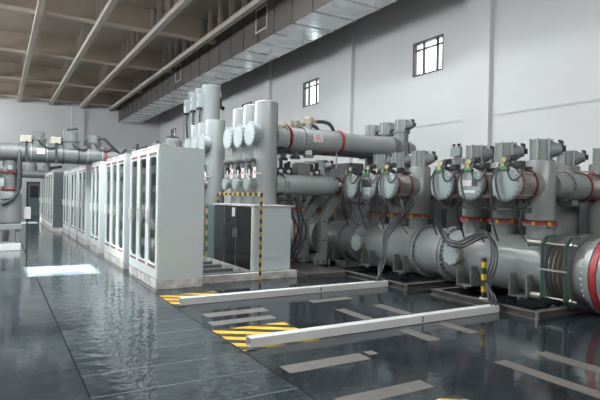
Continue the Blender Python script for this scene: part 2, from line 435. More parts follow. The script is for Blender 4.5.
# ------------------------------------------------------------------ glass-fronted cabinets along the aisle
def cabinet(label, y0, y1, nd, x=2.36, depth=.83, top=2.47, bm_=None):
    """front faces -X; origin at the near front corner"""
    t = thing('control_cabinet', label, 'cabinet', (x, y0, 0), 'glass-fronted control cabinets along the aisle')
    W = y1-y0
    MB().box(.0, depth, 0, W, 0.0, .16).build('plinth', PLINTH, t, bevel=.006)
    c = MB()
    c.box(.03, depth, 0, .02, .16, top).box(.03, depth, W-.02, W, .16, top).box(depth-.02, depth, .02, W-.02, .16, top)
    c.box(.03, depth-.02, .02, W-.02, top-.02, top).box(.03, depth-.02, .02, W-.02, .16, .18)
    c.build('body', bm_ or CAB, t, bevel=.004)
    MB().box(.02, .032, .0, W, top-.05, top+.035).box(.032, .3, .0, .012, top+.0, top+.03).build('top_rail', PLINTH, t)
    MB().box(.25, .27, .03, W-.03, .2, top-.06).build('mounting_panel', INTER, t)
    dw = W/nd
    for i in range(nd):
        a, b = i*dw+.004, (i+1)*dw-.004
        fm = MB(); px0, px1 = a+.115, b-.115; z0, z1 = .42, 2.30; ch = .05
        # frame as an outer rectangle round a pane with cut corners
        outer = [(a,.185),(b,.185),(b,top-.05),(a,top-.05)]
        inner = [(px0+ch,z0),(px1-ch,z0),(px1,z0+ch),(px1,z1-ch),(px1-ch,z1),(px0+ch,z1),(px0,z1-ch),(px0,z0+ch)]
        def quadring(xa, xb):
            vs = [(xx,u,v) for xx in (xa,xb) for u,v in outer+inner]
            fs = []
            links = [(0,[0,1]),(1,[2,3]),(2,[4,5]),(3,[6,7])]
            for base in (0,12):
                o_ = lambda q: base+q; i_ = lambda q: base+4+q
                fs += [(o_(0),o_(1),i_(1),i_(0)),(o_(1),i_(2),i_(1)),(o_(1),o_(2),i_(3),i_(2)),(o_(2),i_(4),i_(3)),(o_(2),o_(3),i_(5),i_(4)),(o_(3),i_(6),i_(5)),(o_(3),o_(0),i_(7),i_(6)),(o_(0),i_(0),i_(7))]
            for q in range(8): fs.append((4+q,4+(q+1)%8,16+(q+1)%8,16+q))
            for q in range(4): fs.append((q,(q+1)%4,12+(q+1)%4,12+q))
            return vs, fs
        fm.add(*quadring(0, .03))
        dr = fm.build('door', CABW, t)
        MB().box(.018, .022, px0, px1, z0, z1).build('pane', GLASS, dr)
        MB().box(-.004, .0, a+.1, b-.1, 2.325, 2.375).build('vent', VENTB, dr)
        MB().box(-.004, 0, a+.1, b-.1, .35, .395).build('vent', VENTB, dr)
        MB().box(-.035, 0, b-.085, b-.045, 1.12, 1.36).build('handle', WHITE, dr, bevel=.006)
        ins = MB()
        for q in range(5):
            zz = .6+q*.36; wd = (px1-px0)*random.uniform(.4,.9); st = px0+random.uniform(0,(px1-px0)-wd)
            ins.box(.19, .25, st, st+wd, zz, zz+random.uniform(.08,.2))
        ins.build('instrument_panel', INSTR, t)
    return t
cabinet('nearest glass-fronted pale grey cabinet with three doors, big blank side facing us', 8.88, 11.03, 3)
cabinet('second glass-fronted cabinet along the aisle, three doors with brown vents', 11.58, 13.90, 3)
cabinet('third cabinet along the aisle, narrower with two tall glass doors', 14.82, 16.20, 2)
cabinet('fourth glass-fronted cabinet along the aisle, behind the two-door one', 17.35, 19.05, 2)
cabinet('fifth glass-fronted cabinet along the aisle, counted from the nearest', 19.45, 21.2, 2)
cabinet('sixth cabinet along the aisle toward the far door', 21.9, 23.7, 2)
cabinet('cabinet with shade-darkened sides standing out into the aisle far back', 23.7, 27.2, 3, x=1.95, depth=1.2, bm_=CAB_SHADED)
cabinet('last glass-fronted cabinet of the aisle, behind the dark-sided one', 27.4, 31.0, 3, x=1.95, depth=1.2)

# ------------------------------------------------------------------ dark-doored cabinet with plinth and guard bars
pl = tag(MB().box(3.30, 5.30, 9.16, 9.26, 0, .14).box(3.30, 5.30, 12.3, 12.4, 0, .14).box(4.36,5.30,9.26,12.3,0,.14).build('plinth_frame', PLINTH, bevel=.006),
    'worn whitish steel plinth under the dark-doored cabinet', 'plinth')
for i, y in enumerate((9.68, 10.28, 10.9, 11.5)):
    tag(MB().box(3.32, 4.34, y-.05, y+.05, .0, .10).build('floor_bar', GREY_D, bevel=.004),
        ('nearest', 'second', 'third', 'farthest')[i] + ' grey steel step bar on the floor before the dark doors', 'floor bar', 'step bars before the dark cabinet doors')
dc = thing('switch_cabinet', 'low cabinet with dark stainless double doors and pale blank end panel', 'cabinet', (4.37, 9.3, .142))
MB().box(.03, .84, .0, 2.15, 0, 1.28).build('body', CAB, dc, bevel=.004)
MB().box(-.02, .90, -.05, 2.2, 1.28, 1.315).build('top_plate', PLINTH, dc, bevel=.004)
MB().box(-.012, .03, .0, .1, 0, 1.28).build('corner_post', CABW, dc, bevel=.003)
for i, (a, b) in enumerate(((.1,.89),(.90,1.53),(1.54,2.14))):
    dd = MB().box(.0, .03, a+.006, b-.006, .01, 1.27).build('door', INOXD, dc, bevel=.004)
    MB().box(-.03, 0, (b-.09 if i == 0 else a+.05), (b-.05 if i == 0 else a+.09), .60, .80).build('handle', STEEL, dd, bevel=.004)
    MB().box(-.006, 0, b-.012, b-.002, .01, 1.27).build('seam_strip', STEEL, dd)
    if i == 1: MB().box(-.004, 0, a+.04, a+.20, 1.05, 1.24).build('notice', WHITE, dd)
    if i == 1: MB().cyl((-.004, a+.36, .98), (0, a+.36, .98), .07, n=20).build('dark_window', BLACK, dd)
gp = tag(MB().box(4.38, 5.2, 11.52, 12.25, .142, 1.40).build('filler_panel', BLUEG, bevel=.004), 'dark upright panel behind the dark-doored cabinet carrying a striped strip', 'panel')
tag(MB().box(-.008, 0, -.05, .05, 0, 1.25).build('hazard_strip', TAPEB, None, (4.379, 11.98, .143)), 'thin upright yellow and black strip on the dark panel past the dark doors', 'hazard strip')
gh = thing('guard_hoop', 'yellow and black striped guard pipe before the pale end panel, crossing over the cabinet', 'guard rail', (4.45, 9.14, 0))
MB().box(-.02, .02, -.02, .02, 0, 1.64).build('post', TAPEZ, gh, bevel=.006)
MB().box(-.025,.025,-.02,2.33,1.64,1.70).build('crossbar', TAPEY, gh, bevel=.006)
MB().box(-.02,.02,2.29,2.33,1.457,1.64).build('end_post', TAPEZ, gh, bevel=.006)
tag(MB().box(5.31, 6.25, 8.80, 11.6, 0, .10).build('base_platform', RAILM, bevel=.006), 'low dark steel platform between the pale end panel and the big grey tank', 'platform')

# ------------------------------------------------------------------ vertical gas tubes
def lid_on(mb_parent, name, c, d, r, t=.035, nb=16, mt=LIDM):
    c = Vector(c); d = Vector(d)
    mb = MB().lathe(c, d, [(-t, r), (-.006, r), (0, r-.006)], 40, 0)
    mb.bolts(c, d, r*.90, 0, .012, nb, .011, 1)
    return mb.build(name, [mt, BOLT], mb_parent)
def flange(parent, name, c, d, r, t, m, nb=16, br=.014, mb_=BOLT):
    mb = MB().lathe(Vector(c), Vector(d), [(-t/2, r-.004), (-t/2+.004, r), (t/2-.004, r), (t/2, r-.004)], 40, 0)
    mb.bolts(c, d, r*.93, -t/2-.018, t/2+.018, nb, br, 1)
    return mb.build(name, [m, mb_], parent)

def aisle_tube(label, loc, top, stubs=True):
    """upright tube with a big and a small lid facing the aisle (-X)"""
    t = thing('gas_tube', label, 'gas tube', loc, 'upright tubes with round lids')
    r = .255
    MB().lathe((0,0,0), (0,0,1), [(0,r+.03),(.03,r+.03),(.031,r),(top-.012,r),(top,r-.012)], 48).build('tube_body', PALE, t)
    zu, zl = 2.95-loc[2], 1.90-loc[2]
    MB().cyl((-.20,0,zu), (-.345,0,zu), .225, n=40).build('lid_branch', PALE, t)
    lid_on(t, 'round_lid', (-.395,0,zu), (-1,0,0), .265)
    MB().cyl((-.20,0,zl), (-.406,0,zl), .10, n=24).build('small_branch', GREY, t)
    lid_on(t, 'small_lid', (-.455,0,zl), (-1,0,0), .15, .05, 10, LIDM)
    v = MB().lathe((-.38,0,2.28-loc[2]), (0,0,1), [(0,.05),(.06,.06),(.10,.115),(.15,.115),(.17,.07)], 20, 1)
    v.box(-.42, -.34, -.03, .03, 2.12-loc[2], 2.28-loc[2], 0).box(-.36, -.22, -.02, .02, 2.17-loc[2], 2.22-loc[2], 0)
    v.cyl((-.40,-.05,2.05-loc[2]), (-.40,-.05,2.2-loc[2]), .018, n=8, m=2).cyl((-.40,.05,2.02-loc[2]), (-.40,.05,2.2-loc[2]), .018, n=8, m=2)
    v.cyl((-.38,0,1.98-loc[2]), (-.38,0,2.10-loc[2]), .03, n=10, m=0)
    v.build('valve', [DARK, GREY_D, WHITE], t)
    lp = MB().box(-.36,-.345,-.27,-.15,2.02-loc[2],2.24-loc[2], 0).box(-.362,-.36,-.25,-.2,2.10-loc[2],2.17-loc[2],1).box(-.345,-.2,-.22,-.2,2.1-loc[2],2.13-loc[2],0)
    lp.build('label_plate', [WHITE, REDMK], t)
    if stubs:
        zu -= .03
        MB().cyl((.2,0,zu), (.44,0,zu), .215, n=40).build('upper_stub', GREY_LIT, t)
        flange(t, 'stub_flange', (.448,0,zu), (1,0,0), .262, .028, GREY_LIT, 14)
        MB().cyl((.2,0,zl), (.40,0,zl), .2, n=40).build('lower_stub', GREY_LIT, t)
        flange(t, 'stub_flange', (.415,0,zl), (1,0,0), .25, .03, GREY_LIT, 14)
    return t
YC = (10.0, 10.6, 11.2)
nm = ('nearest', 'middle', 'farthest')
for i, y in enumerate(YC):
    aisle_tube('pale upright tube with round bolted lid rising above the dark-doored cabinet, %s of three' % nm[i], (4.95, y, 1.458), 2.19)
for i, y in enumerate((13.0, 13.6, 14.2)):
    aisle_tube('pale upright tube just behind the nearest glass cabinet, %s of its three' % nm[i], (4.95, y, 0), 3.60, False)
# tall trio
for i, y in enumerate((15.0, 15.62, 16.24)):
    t = thing('tall_gas_tube', 'tallest pale tube with small grey box and dark cable near its top, %s of three' % nm[i], 'gas tube', (5.55, y, 0), 'tall tubes behind the cabinets')
    MB().lathe((0,0,0), (0,0,1), [(0,.31),(.04,.31),(.041,.275),(4.86,.275),(4.88,.285),(4.92,.285),(4.93,.27)], 48).build('tube_body', PALE, t)
    b = MB().box(-.42,-.26,-.09,.09,4.25,4.66).build('terminal_box', LIDM, t, bevel=.008)
    MB().box(-.425,-.42,-.02,.02,4.46,4.54).build('latch', BLACK, b)
    MB().box(-.40,-.30,.09,.15,4.2,4.5).box(-.36,-.3,-.05,.05,4.17,4.25).build('switch', BLACK, t)
    MB().tube([(-.34,0,4.2),(-.36,-.03,3.95),(-.33,.0,3.6),(-.31,.03,3.2),(-.30,.03,2.6)], .03).build('cable', BLACK, t)
    if i == 0:
        MB().box(.26,.34,-.04,.04,4.30,4.62).cyl((.32,0,4.35),(.36,-.1,4.28),.06,n=12).build('bracket', BLACK, t)
        MB().cyl((.30,-.02,3.2),(.30,-.02,4.8),.02,n=8).build('conduit', WHITE, t)

# ------------------------------------------------------------------ upper and lower horizontal ducts
def upper_duct(label, y, first):
    t = thing('gas_duct', label, 'gas duct', (5.46, y, 2.92), 'upper horizontal gas ducts')
    MB().lathe((0,0,0), (1,0,0), [(.03,.215),(.06,.24),(.36,.24)], 44).build('collar', GREY_LIT, t)
    flange(t, 'red_flange', (.014,0,0), (1,0,0), .262, .028, RED, 16)
    flange(t, 'flange', (.40,0,0), (1,0,0), .275, .055, GREY_LIT, 18)
    MB().lathe((0,0,0), (1,0,0), [(.43,.245),(1.0,.245),(1.02,.25),(1.30,.25),(1.335,.235)], 44).build('duct_body', GREY_LIT, t)
    flange(t, 'red_flange', (1.36,0,0), (1,0,0), .27, .05, RED, 18)
    MB().lathe((0,0,0), (1,0,0), [(1.385,.23),(1.42,.22),(2.93,.225)], 44).build('tail_duct', GREY_LIT, t)
    flange(t, 'flange', (2.957,0,0), (1,0,0), .255, .05, GREY_D, 16)
    c1 = MB().cyl((.20,0,.2), (.20,0,.30), .06, n=20, m=1).lathe((.20,0,.30), (0,0,1), [(0,.085),(.09,.085),(.10,.075)], 20, 0)
    c1.build('short_cap', [BRASS, GREY_LIT], t)
    c2 = MB().cyl((.55,0,.2), (.55,0,.36), .085, n=24, m=1).lathe((.55,0,.36), (0,0,1), [(0,.11),(.13,.11),(.14,.1)], 24, 0)
    c2.cyl((.60,-.02,.42), (.74,-.02,.42), .035, n=12, m=0)
    c2.build('tall_cap', [BRASS, GREY_LIT], t)
    MB().tube([(.74,-.02,.42),(.95,-.02,.43),(1.12,-.02,.38),(1.22,-.02,.24)], .042, n=10).build('hose', HOSE, t)
    b = MB().cyl((.56,0,-.235), (.56,0,-.34), .085, n=20, m=0).cyl((.56,0,-.34), (.56,0,-.40), .12, n=20, m=1)
    b.build('bottom_cap', [WHITE, GREY], t)
    if first:
        p = MB().box(.54,.78,-.262,-.252,-.06,.12, 0)
        for q in range(4): p.box(.57+.01*q, .75-.02*q, -.264, -.262, -.03+q*.035, -.015+q*.035, 1)
        p.build('label_plate', [WHITE, REDMK], t)
        MB().cyl((1.26,-.1,-.22), (1.26,-.1,-.62), .018, n=8).build('drain_pipe', GREY_LIT, t)
    return t
for i, y in enumerate(YC):
    upper_duct(('thick grey upper duct with red flanges and white red-printed plate, nearest camera',
                'upper horizontal duct in the middle, hidden behind the one with the white plate',
                'upper horizontal duct farthest back of the three parallel ones')[i], y, i == 0)
def lower_duct(label, y):
    t = thing('lower_gas_duct', label, 'gas duct', (5.48, y, 1.90), 'lower horizontal gas ducts')
    MB().lathe((0,0,0), (1,0,0), [(-.08,.205),(-.05,.225),(.8,.225),(1.18,.205),(1.30,.17)], 44).build('duct_body', GREY_LIT, t)
    flange(t, 'end_flange', (1.325,0,0), (1,0,0), .21, .04, MAROON, 14)
    MB().lathe((1.345,0,0), (1,0,0), [(0,.16),(.06,.15),(.1,.09)], 24).build('end_cap', GREY_D, t)
    MB().cyl((1.30,-.17,.03), (1.30,-.24,.03), .045, n=14).build('valve_cap', WHITE, t)
    return t
for i, y in enumerate(YC):
    lower_duct(('grey lower horizontal duct with rounded end under the thick upper one, nearest camera',
                'middle lower horizontal duct behind the nearest rounded-end one',
                'farthest lower horizontal duct, deepest in the shadows')[i], y)
tag(MB().box(6.02,6.36,10.45,10.75,2.14,2.42).build('terminal_box', GREY, bevel=.012), 'grey terminal box sitting on the lower duct beneath the thick upper duct', 'box')
# clutter of drives between the two levels of ducts
for i, (x, y) in enumerate(((5.62,10.55),(5.86,10.62),(6.62,10.6),(6.84,11.2),(6.1,11.2))):
    t = thing('valve_drive', ('black valve drive between upper and lower ducts next to the tall pale tubes', 'black valve drive second from the tall pale tubes, between the ducts',
        'black valve drive beside the grey terminal box on the lower duct', 'black valve drive farthest from the tall tubes, over the lower duct', 'black valve drive in shadow behind the grey terminal box')[i], 'valve drive', (x, y, 2.10), 'valve drives between the duct levels')
    MB().box(-.07,.07,-.07,.07,0.02,.2).cyl((0,0,.2),(0,0,.36),.045,n=12).build('body', DARK, t, bevel=.006)
    MB().cyl((-.05,-.07,.12),(-.05,-.12,.12),.04,n=14).build('dial', WHITE, t)
    MB().tube([(.05,-.07,.1),(.12,-.14,.02),(.16,-.12,-.1),(.14,-.1,-.16)],.014).build('hose', BLACK, t)

# support legs under the lower ducts
def prop(label, y, dx):
    t = thing('support_leg', label, 'support leg', (6.35+dx, y, .102), 'cranked legs under the lower ducts')
    poly = [(-.14,0),(.21,0),(.21,.99),(.52,1.42),(.52,1.57),(.36,1.57),(.03,1.05),(.03,.26),(-.14,.10)]
    def shell(y0, y1): return MB().prism(poly, 'Y', y0, y1)
    o = shell(-.07, .07).build('leg', GREY, t, bevel=.006)
    bl = MB()
    for (u, v) in ((-.04,.07),(.13,.07),(.12,.55),(.12,.98)): bl.cyl((u,-.07,v),(u,-.09,v),.025,n=10)
    bl.build('bolts', DARK, t)
    MB().box(.36,.52,-.12,.12,1.57,1.573).build('cradle', GREY_D, t)
    return t
prop('cranked grey support leg nearer the big tank, under the lower duct', 10.02, -.02)
prop('cranked grey support leg farther from the big tank, under the lower duct', 10.62, -.14)
# dark hoses hanging down beside the pale end panel
for i, (x, y) in enumerate(((5.62,10.12),(5.74,10.3),(5.80,10.05),(5.92,10.4))):
    tag(MB().tube([(x,y,1.66),(x+.05,y-.05,1.3),(x+.17-.1*(i%2),y-.1,.9),(x+.10,y-.05,.55),(x-.02,y,.3),(x+.12,y,.105)], .02).build('hanging_hose', [BLACK, MAROON, HOSE, BLACK][i]),
        ('black hose hanging closest to the pale end panel', 'dark red hose hanging among the black ones by the pale end panel', 'grey hose hanging under the lower duct beside the pale end panel', 'black hose hanging closest to the cranked legs')[i], 'hose', 'hoses hanging under the lower duct')

# ------------------------------------------------------------------ big horizontal tank: flanged sections on one axis
TX, TZ, TR = 7.6, .60, .475
def tank_section(label, y0, y1, ends=(True, True), port=None, saddles=(), risers=(), red=None, dome=False, foot=.10):
    t = thing('main_tank', label, 'tank', (TX, y0, 0), 'sections of the big horizontal tank')
    L = y1-y0
    prof = [(0,TR),(L,TR)] if not dome else [(0,TR),(L-.28,TR),(L-.16,TR*.93),(L-.07,TR*.75),(L-.02,TR*.45),(L,.05)]
    if ends[0]: prof[0] = (.001, TR)
    MB().lathe((0,0,TZ), (0,1,0), prof, 72).build('shell', GREY, t)
    for e, yy in ((0, .028), (1, L-.028)):
        if ends[e] and not (dome and e):
            mb = MB().ring((0,yy,TZ), (0,1,0), TR-.002, TR+.055, -.027, .027, 72, 0)
            mb.bolts((0,yy,TZ), (0,1,0), TR+.028, (-.027 if e else .0), (0.05 if not e else .027), 36, .002, 1)
            o = mb
            # bolt heads on the inner side of the flange
            s = 1 if e == 0 else -1
            o.bolts((0,yy,TZ), (0,1,0), TR+.028, min(s*.027, s*.055), max(s*.027, s*.055), 36, .017, 1)
            o.build('flange', [GREY, BOLTL], t)
    for yy in saddles:
        y = yy-y0
        s = MB()
        for dy in (-.15, .15):
            s.prism([(-.60,.155),(-.25,.155),(-.25,.145),(.25,.145),(.25,.155),(.60,.155),(.60,.47),(.46,.47),(.38,.28),(.2,.10),(-.2,.10),(-.38,.28),(-.46,.50),(-.60,.50)] , 'Y', y+dy-.012, y+dy+.012)
        s.box(-.61,.61,y-.162,y+.162,.148,.165)
        s.build('saddle', GREY_D, t)
        for sx in (-.55, .55): MB().cyl((sx,y,foot),(sx,y,.148),.03,n=12).build('saddle_bolt', STEEL, t)
    for yy in risers:
        y = yy-y0
        MB().lathe((0,y,TZ+.36), (0,0,1), [(0,.205),(.27,.205),(.272,.255),(.308,.255)], 40).build('riser_stub', GREY, t)
    if port is not None:
        y = port[0]-y0; z = port[1]
        d = Vector((-1,0,.0)); c = Vector((-.40,y,z))
        MB().cyl(c, c+d*.20, .165, n=32).build('port_neck', GREY, t)
        lid_on(t, 'port_cover', c+d*.235, d, .185, .035, 8, LIDM)
    if red:
        flange(t, 'red_flange', (0,red-y0,TZ), (0,1,0), TR+.10, .07, RED, 30, .016, BOLT)
    return t
tank_section('rounded end section of the big horizontal tank, behind the cranked legs', 10.36, 11.3, (True, False), saddles=(10.62,), risers=(10.86,), dome=True, foot=.0)
tank_section('short bolted collar section of the big tank, farther of the two', 9.86, 10.34)
tank_section('long middle section of the big tank behind the farther cable bundle', 7.80, 9.84, risers=(9.37,8.73,8.11), port=(9.45,.63), saddles=(9.12,8.03))
tank_section('short bolted collar section of the big tank, nearer of the two', 7.06, 7.78)
tank_section('long front section of the big tank with striped marker post before it', 4.91, 7.04, (False, True), risers=(6.64,6.0,5.31), port=(6.62,.66), saddles=(6.33,5.25))
tank_section('short section of the big tank between steel bellows and bright red ring', 4.225, 4.46, (True, False))
tank_section('nearest section of the big tank carrying the bright red ring', 2.6, 3.98, (False, False), saddles=(3.3,), foot=.0)
mb = MB().ring((0,0,0), (0,1,0), .3, TR+.09, -.075, -.002, 72, 0).bolts((0,0,0), (0,1,0), TR+.045, -.10, -.075, 30, .015, 1)
tag(mb.build('counter_flange', [GREY, BOLT], None, (TX, 4.055, TZ)), 'grey bolted flange on the near side of the bright red ring', 'flange')
# bright red ring flange
o = MB().lathe((0,-.07,0), (0,1,0), [(0,TR+.07),(.01,TR+.09),(.095,TR+.09),(.105,TR+.07)], 72, 0)
o.ring((0,.052,0), (0,1,0), TR-.1, TR+.10, -.017, .034, 72, 1)
o.bolts((0,0,0), (0,1,0), TR+.06, .086, .099, 30, .014, 2)
tag(o.build('ring_flange', [RED, GREY, BOLT], None, (TX, 4.13, TZ)), 'bright red ring flange round the nearest part of the big tank', 'flange')
# expansion joint
ex = thing('expansion_joint', 'steel bellows expansion joint between two dark green plates with tie rods', 'expansion joint', (TX, 4.685, TZ))
pr = []
for q in range(41):
    pr.append((-.158+.316*q/40, .445 + .065*math.cos(q/40*2*PI*4.5)))
MB().lathe((0,0,0), (0,1,0), pr, 64).build('bellows', BRONZE, ex)
for yy in (-.185, .185):
    ch = .12; h = .52; wdt = .57
    poly = [(-wdt,-h+ch),(-wdt+ch,-h),(wdt-ch,-h),(wdt,-h+ch),(wdt,h-ch),(wdt-ch,h),(-wdt+ch,h),(-wdt,h-ch)]
    mb = MB().prism(poly, 'Y', yy-.018, yy+.018, 0)
    mb.build('end_plate', GREEN, ex, bevel=.004)
    MB().prism([(u*.965, v*.965) for u, v in poly], 'Y', yy-.021, yy+.021, 0).build('plate_face', GREY_D, ex)
    MB().ring((0,yy,0), (0,1,0), .40, .56, -.03, .03, 56).build('plate_ring', GREY_D, ex)
for (x, z) in ((-.50,.41),(.50,.41),(-.50,-.39),(.50,-.39)):
    rod = MB().cyl((x,-.33,z),(x,.21,z),.018,n=12,m=0).cyl((x,-.26,z),(x,-.232,z),.04,n=6,m=0)
    rod.build('tie_rod', SLEEVE, ex)
    MB().cyl((x,.208,z),(x,.46,z),.056,n=16,c=.006).build('spring_sleeve', SLEEVE, ex)
MB().box(-.60,-.585,-.23,.23,.02,.045).build('gauge_bar', STEEL, ex)

# steel base frames under the tank
def base_frame(label, xa, xb, ya, yb):
    t = thing('tank_skid', label, 'base frame', (xa, ya, 0), 'steel base frames under the big tank')
    W, L = xb-xa, yb-ya; h = .10
    def ibeam_y(x):
        return MB().box(x,x+.12,0,L,0,.012).box(x,x+.12,0,L,h-.012,h).box(x+.054,x+.066,0,L,.012,h-.012)
    def ibeam_x(y):
        return MB().box(.121,W-.121,y,y+.12,.0,.012).box(.121,W-.121,y,y+.12,h-.012,h).box(.121,W-.121,y+.054,y+.066,.012,h-.012)
    ibeam_y(0).build('side_beam', RAILM, t, label='dull steel beam nearest the aisle'); ibeam_y(W-.12).build('side_beam', RAILM, t)
    ibeam_x(0).build('cross_beam', RAILM, t); ibeam_x(L-.12).build('cross_beam', RAILM, t)
    MB().box(.0,.055,-.02,.0,0,h).build('end_plate', STEEL, t)
    return t
base_frame('dull steel base frame under the front section of the big tank', 6.42, 8.75, 4.52, 6.55)
base_frame('dull steel base frame under the middle section of the big tank', 6.30, 8.75, 7.05, 9.55)

# ------------------------------------------------------------------ pole units on the tank, lids toward the aisle
def tops(t, z0, r, h, ang=-53, m=GREY):
    """neck with rods, slanted nozzle and dark handle"""
    MB().lathe((0,0,z0), (0,0,1), [(0,r),(h-.01,r),(h,r-.01)], 32).build('top_neck', m, t)
    rd = MB()
    for k in range(6):
        q = k*PI/3+.3; rd.cyl((math.cos(q)*(r+.012), math.sin(q)*(r+.012), z0), (math.cos(q)*(r+.012), math.sin(q)*(r+.012), z0+h+.015), .016, n=8)
    rd.build('clamp_rods', LIDM, t)
    a = math.radians(ang); d = Vector((math.cos(a), math.sin(a), 0)); c = Vector((0,0,z0+h*.5))
    nz = MB().lathe(c+d*(r-.03), d+Vector((0,0,.12)), [(0,.13),(.07,.125),(.13,.09),(.17,.09),(.18,.06)], 24)
    o = nz.build('nozzle', m, t)
    e = c+d*(r+.13)+Vector((0,0,.02))
    MB().cyl(e-d*.02, e+d*.07, .05, n=14).box(-.025,.025,-.025,.025,.04,.12, M=Matrix.Translation(e+d*.0)).cyl(e+Vector((-.05,0,.12)), e+Vector((.06,.03,.12)), .02, n=10).build('handle', DARK, o)

def pole(label, loc):
    t = thing('switch_pole', label, 'switchgear pole', loc, 'switchgear poles with round lids')
    MB().lathe((0,0,0), (0,0,1), [(.049,.20),(.07,.225),(1.0,.225),(1.03,.21),(1.035,.19)], 44).build('tank_body', GREY, t)
    rf = MB().lathe((0,0,0), (0,0,1), [(0.001,.268),(.040,.268)], 44, 0).bolts((0,0,0), (0,0,1), .245, .040, .058, 16, .013, 1)
    rf.build('riser_flange', [RED, BOLT], t)
    for q in (195, 245):
        a = math.radians(q); M = Matrix.Rotation(a, 4, 'Z')
        MB().box(.24,.285,-.022,.022,-.015,.045, M=M).build('clamp', YEL, t, bevel=.006)
    z = .63
    MB().cyl((-.16,0,z), (-.385,0,z), .20, .225, n=40).build('branch', GREY, t)
    for x in (-.40, -.745):
        o = MB().lathe((x,0,z), (1,0,0), [(-.016,.25),(.016,.25)], 40, 0).bolts((x,0,z),(1,0,0),.236,-.03,.03,14,.012,1)
        o.build('bellows_flange', [MAROON, BOLT], t)
    pr = [(-.313*k/42, .205+.022*math.cos(k/42*2*PI*7)) for k in range(43)]
    MB().lathe((-.416,0,z), (1,0,0), [(p,r) for p,r in pr], 40).build('bellows', BRONZE, t)
    for q in (45,135,225,315):
        a = math.radians(q); tr = MB(); tr.cyl((-.80,.243*math.cos(a),z+.243*math.sin(a)), (-.425,.243*math.cos(a),z+.243*math.sin(a)), .009, n=8)
        tr.build('tie_rod', STEEL, t)
    MB().cyl((-.761,0,z), (-.835,0,z), .245, n=44).build('chamber', LIDM, t)
    ld = MB().lathe((-.835,0,z), (-1,0,0), [(0,.27),(.035,.27),(.042,.26),(.05,.20),(.055,.1),(.056,.01)], 48, 0)
    ld.bolts((-.835,0,z), (-1,0,0), .25, .035, .056, 18, .012, 1)
    ld.build('round_lid', [LIDM, BOLT], t)
    # gas monitor on top of the chamber
    g = MB().box(-.84,-.70,-.05,.05,z+.245,z+.32).cyl((-.77,0,z+.3),(-.77,0,z+.40),.03,n=12)
    g.box(-.80,-.72,-.10,.0,z+.36,z+.45).cyl((-.80,-.05,z+.40),(-.86,-.05,z+.40),.04,n=14).build('gas_valve', DARK, t, bevel=.004)
    ga = MB().cyl((-.76,.09,z+.38),(-.815,.075,z+.38),.052,n=20,m=0).cyl((-.815,.075,z+.38),(-.819,.074,z+.38),.042,n=20,m=1)
    ga.build('gauge', [BOLT, DIAL], t)
    MB().cyl((-.72,.14,z+.31),(-.76,.14,z+.31),.03,n=14).build('yellow_plug', YEL, t)
    MB().box(-.93,-.87,-.07,.06,z+.215,z+.265).build('green_tag', TAGG, t, bevel=.003)
    MB().box(-.90,-.86,.10,.15,z+.25,z+.33).build('connector', LIDM, t, bevel=.008)
    MB().box(-.66,-.30,-.07,.07,z+.25,z+.285).box(-.58,-.46,-.06,.06,z+.285,z+.37).build('drive_box', DARK, t, bevel=.006)
    MB().tube([(-.90,.08,z+.27),(-.96,.10,z+.1),(-.965,.05,z-.15),(-.95,-.05,z-.3),(-.80,-.12,z-.38),(-.55,-.1,z-.36)], .017).build('hose', HOSE, t)
    MB().tube([(-.90,-.05,z+.28),(-.96,-.14,z+.12),(-.965,-.22,z+.05),(-.95,-.32,z+.10),(-.90,-.36,z+.24)], .015).build('hose', HOSE, t)
    MB().tube([(-.90,.12,z+.26),(-.965,.17,z+.05),(-.97,.15,z-.2),(-.92,.2,z-.5),(-.75,.2,z-.9)], .014).build('hose', BLACK, t)
    tops(t, 1.035, .155, .33)
    return t
ZF = TZ+.36+.308
P0 = pole('round-lidded switchgear pole closest to the camera, above the tank bellows', (TX, 5.31, ZF))
PL = [P0]
for y, lb in ((6.0, 'round-lidded switchgear pole with a paper notice on its lid'), (6.64, 'round-lidded switchgear pole farthest of the front three, left of the lid with notice'),
              (8.11, 'round-lidded pole with fully visible bellows, nearest of the rear three'), (8.73, 'round-lidded pole with a plate on its lid, middle of the rear three'),
              (9.37, 'round-lidded pole beside the end of the lower duct, farthest of all')):
    PL.append(dup(P0, (TX, y, ZF), lb))
n1 = MB().box(-.897,-.888,-.06,.18,.60,.70,0).box(-.899,-.897,-.17,-.07,.60,.72,1).box(-.897,-.888,-.14,.10,.49,.53,0)
n1.build('notice', [WHITE, DARK], PL[1])
MB().box(-.91,-.888,-.16,.16,.44,.56).build('lid_plate', PALE, PL[4], bevel=.005)
MB().box(-.898,-.888,-.15,.15,.60,.76).build('lid_window', DARK, PL[4])
# short extra riser at the far end of the tank
t = thing('short_riser', 'short grey riser with red flange on the tank beside the cranked legs', 'riser', (TX, 10.86, ZF))
MB().lathe((0,0,0), (0,0,1), [(.031,.18),(.05,.2),(.9,.2),(.95,.15)], 40).build('tube_body', GREY, t)
MB().lathe((0,0,0), (0,0,1), [(0.001,.255),(.03,.255)], 40).build('riser_flange', RED, t)
MB().box(-.28,-.23,-.04,.04,-.02,.05).build('clamp', YEL, t, bevel=.005)

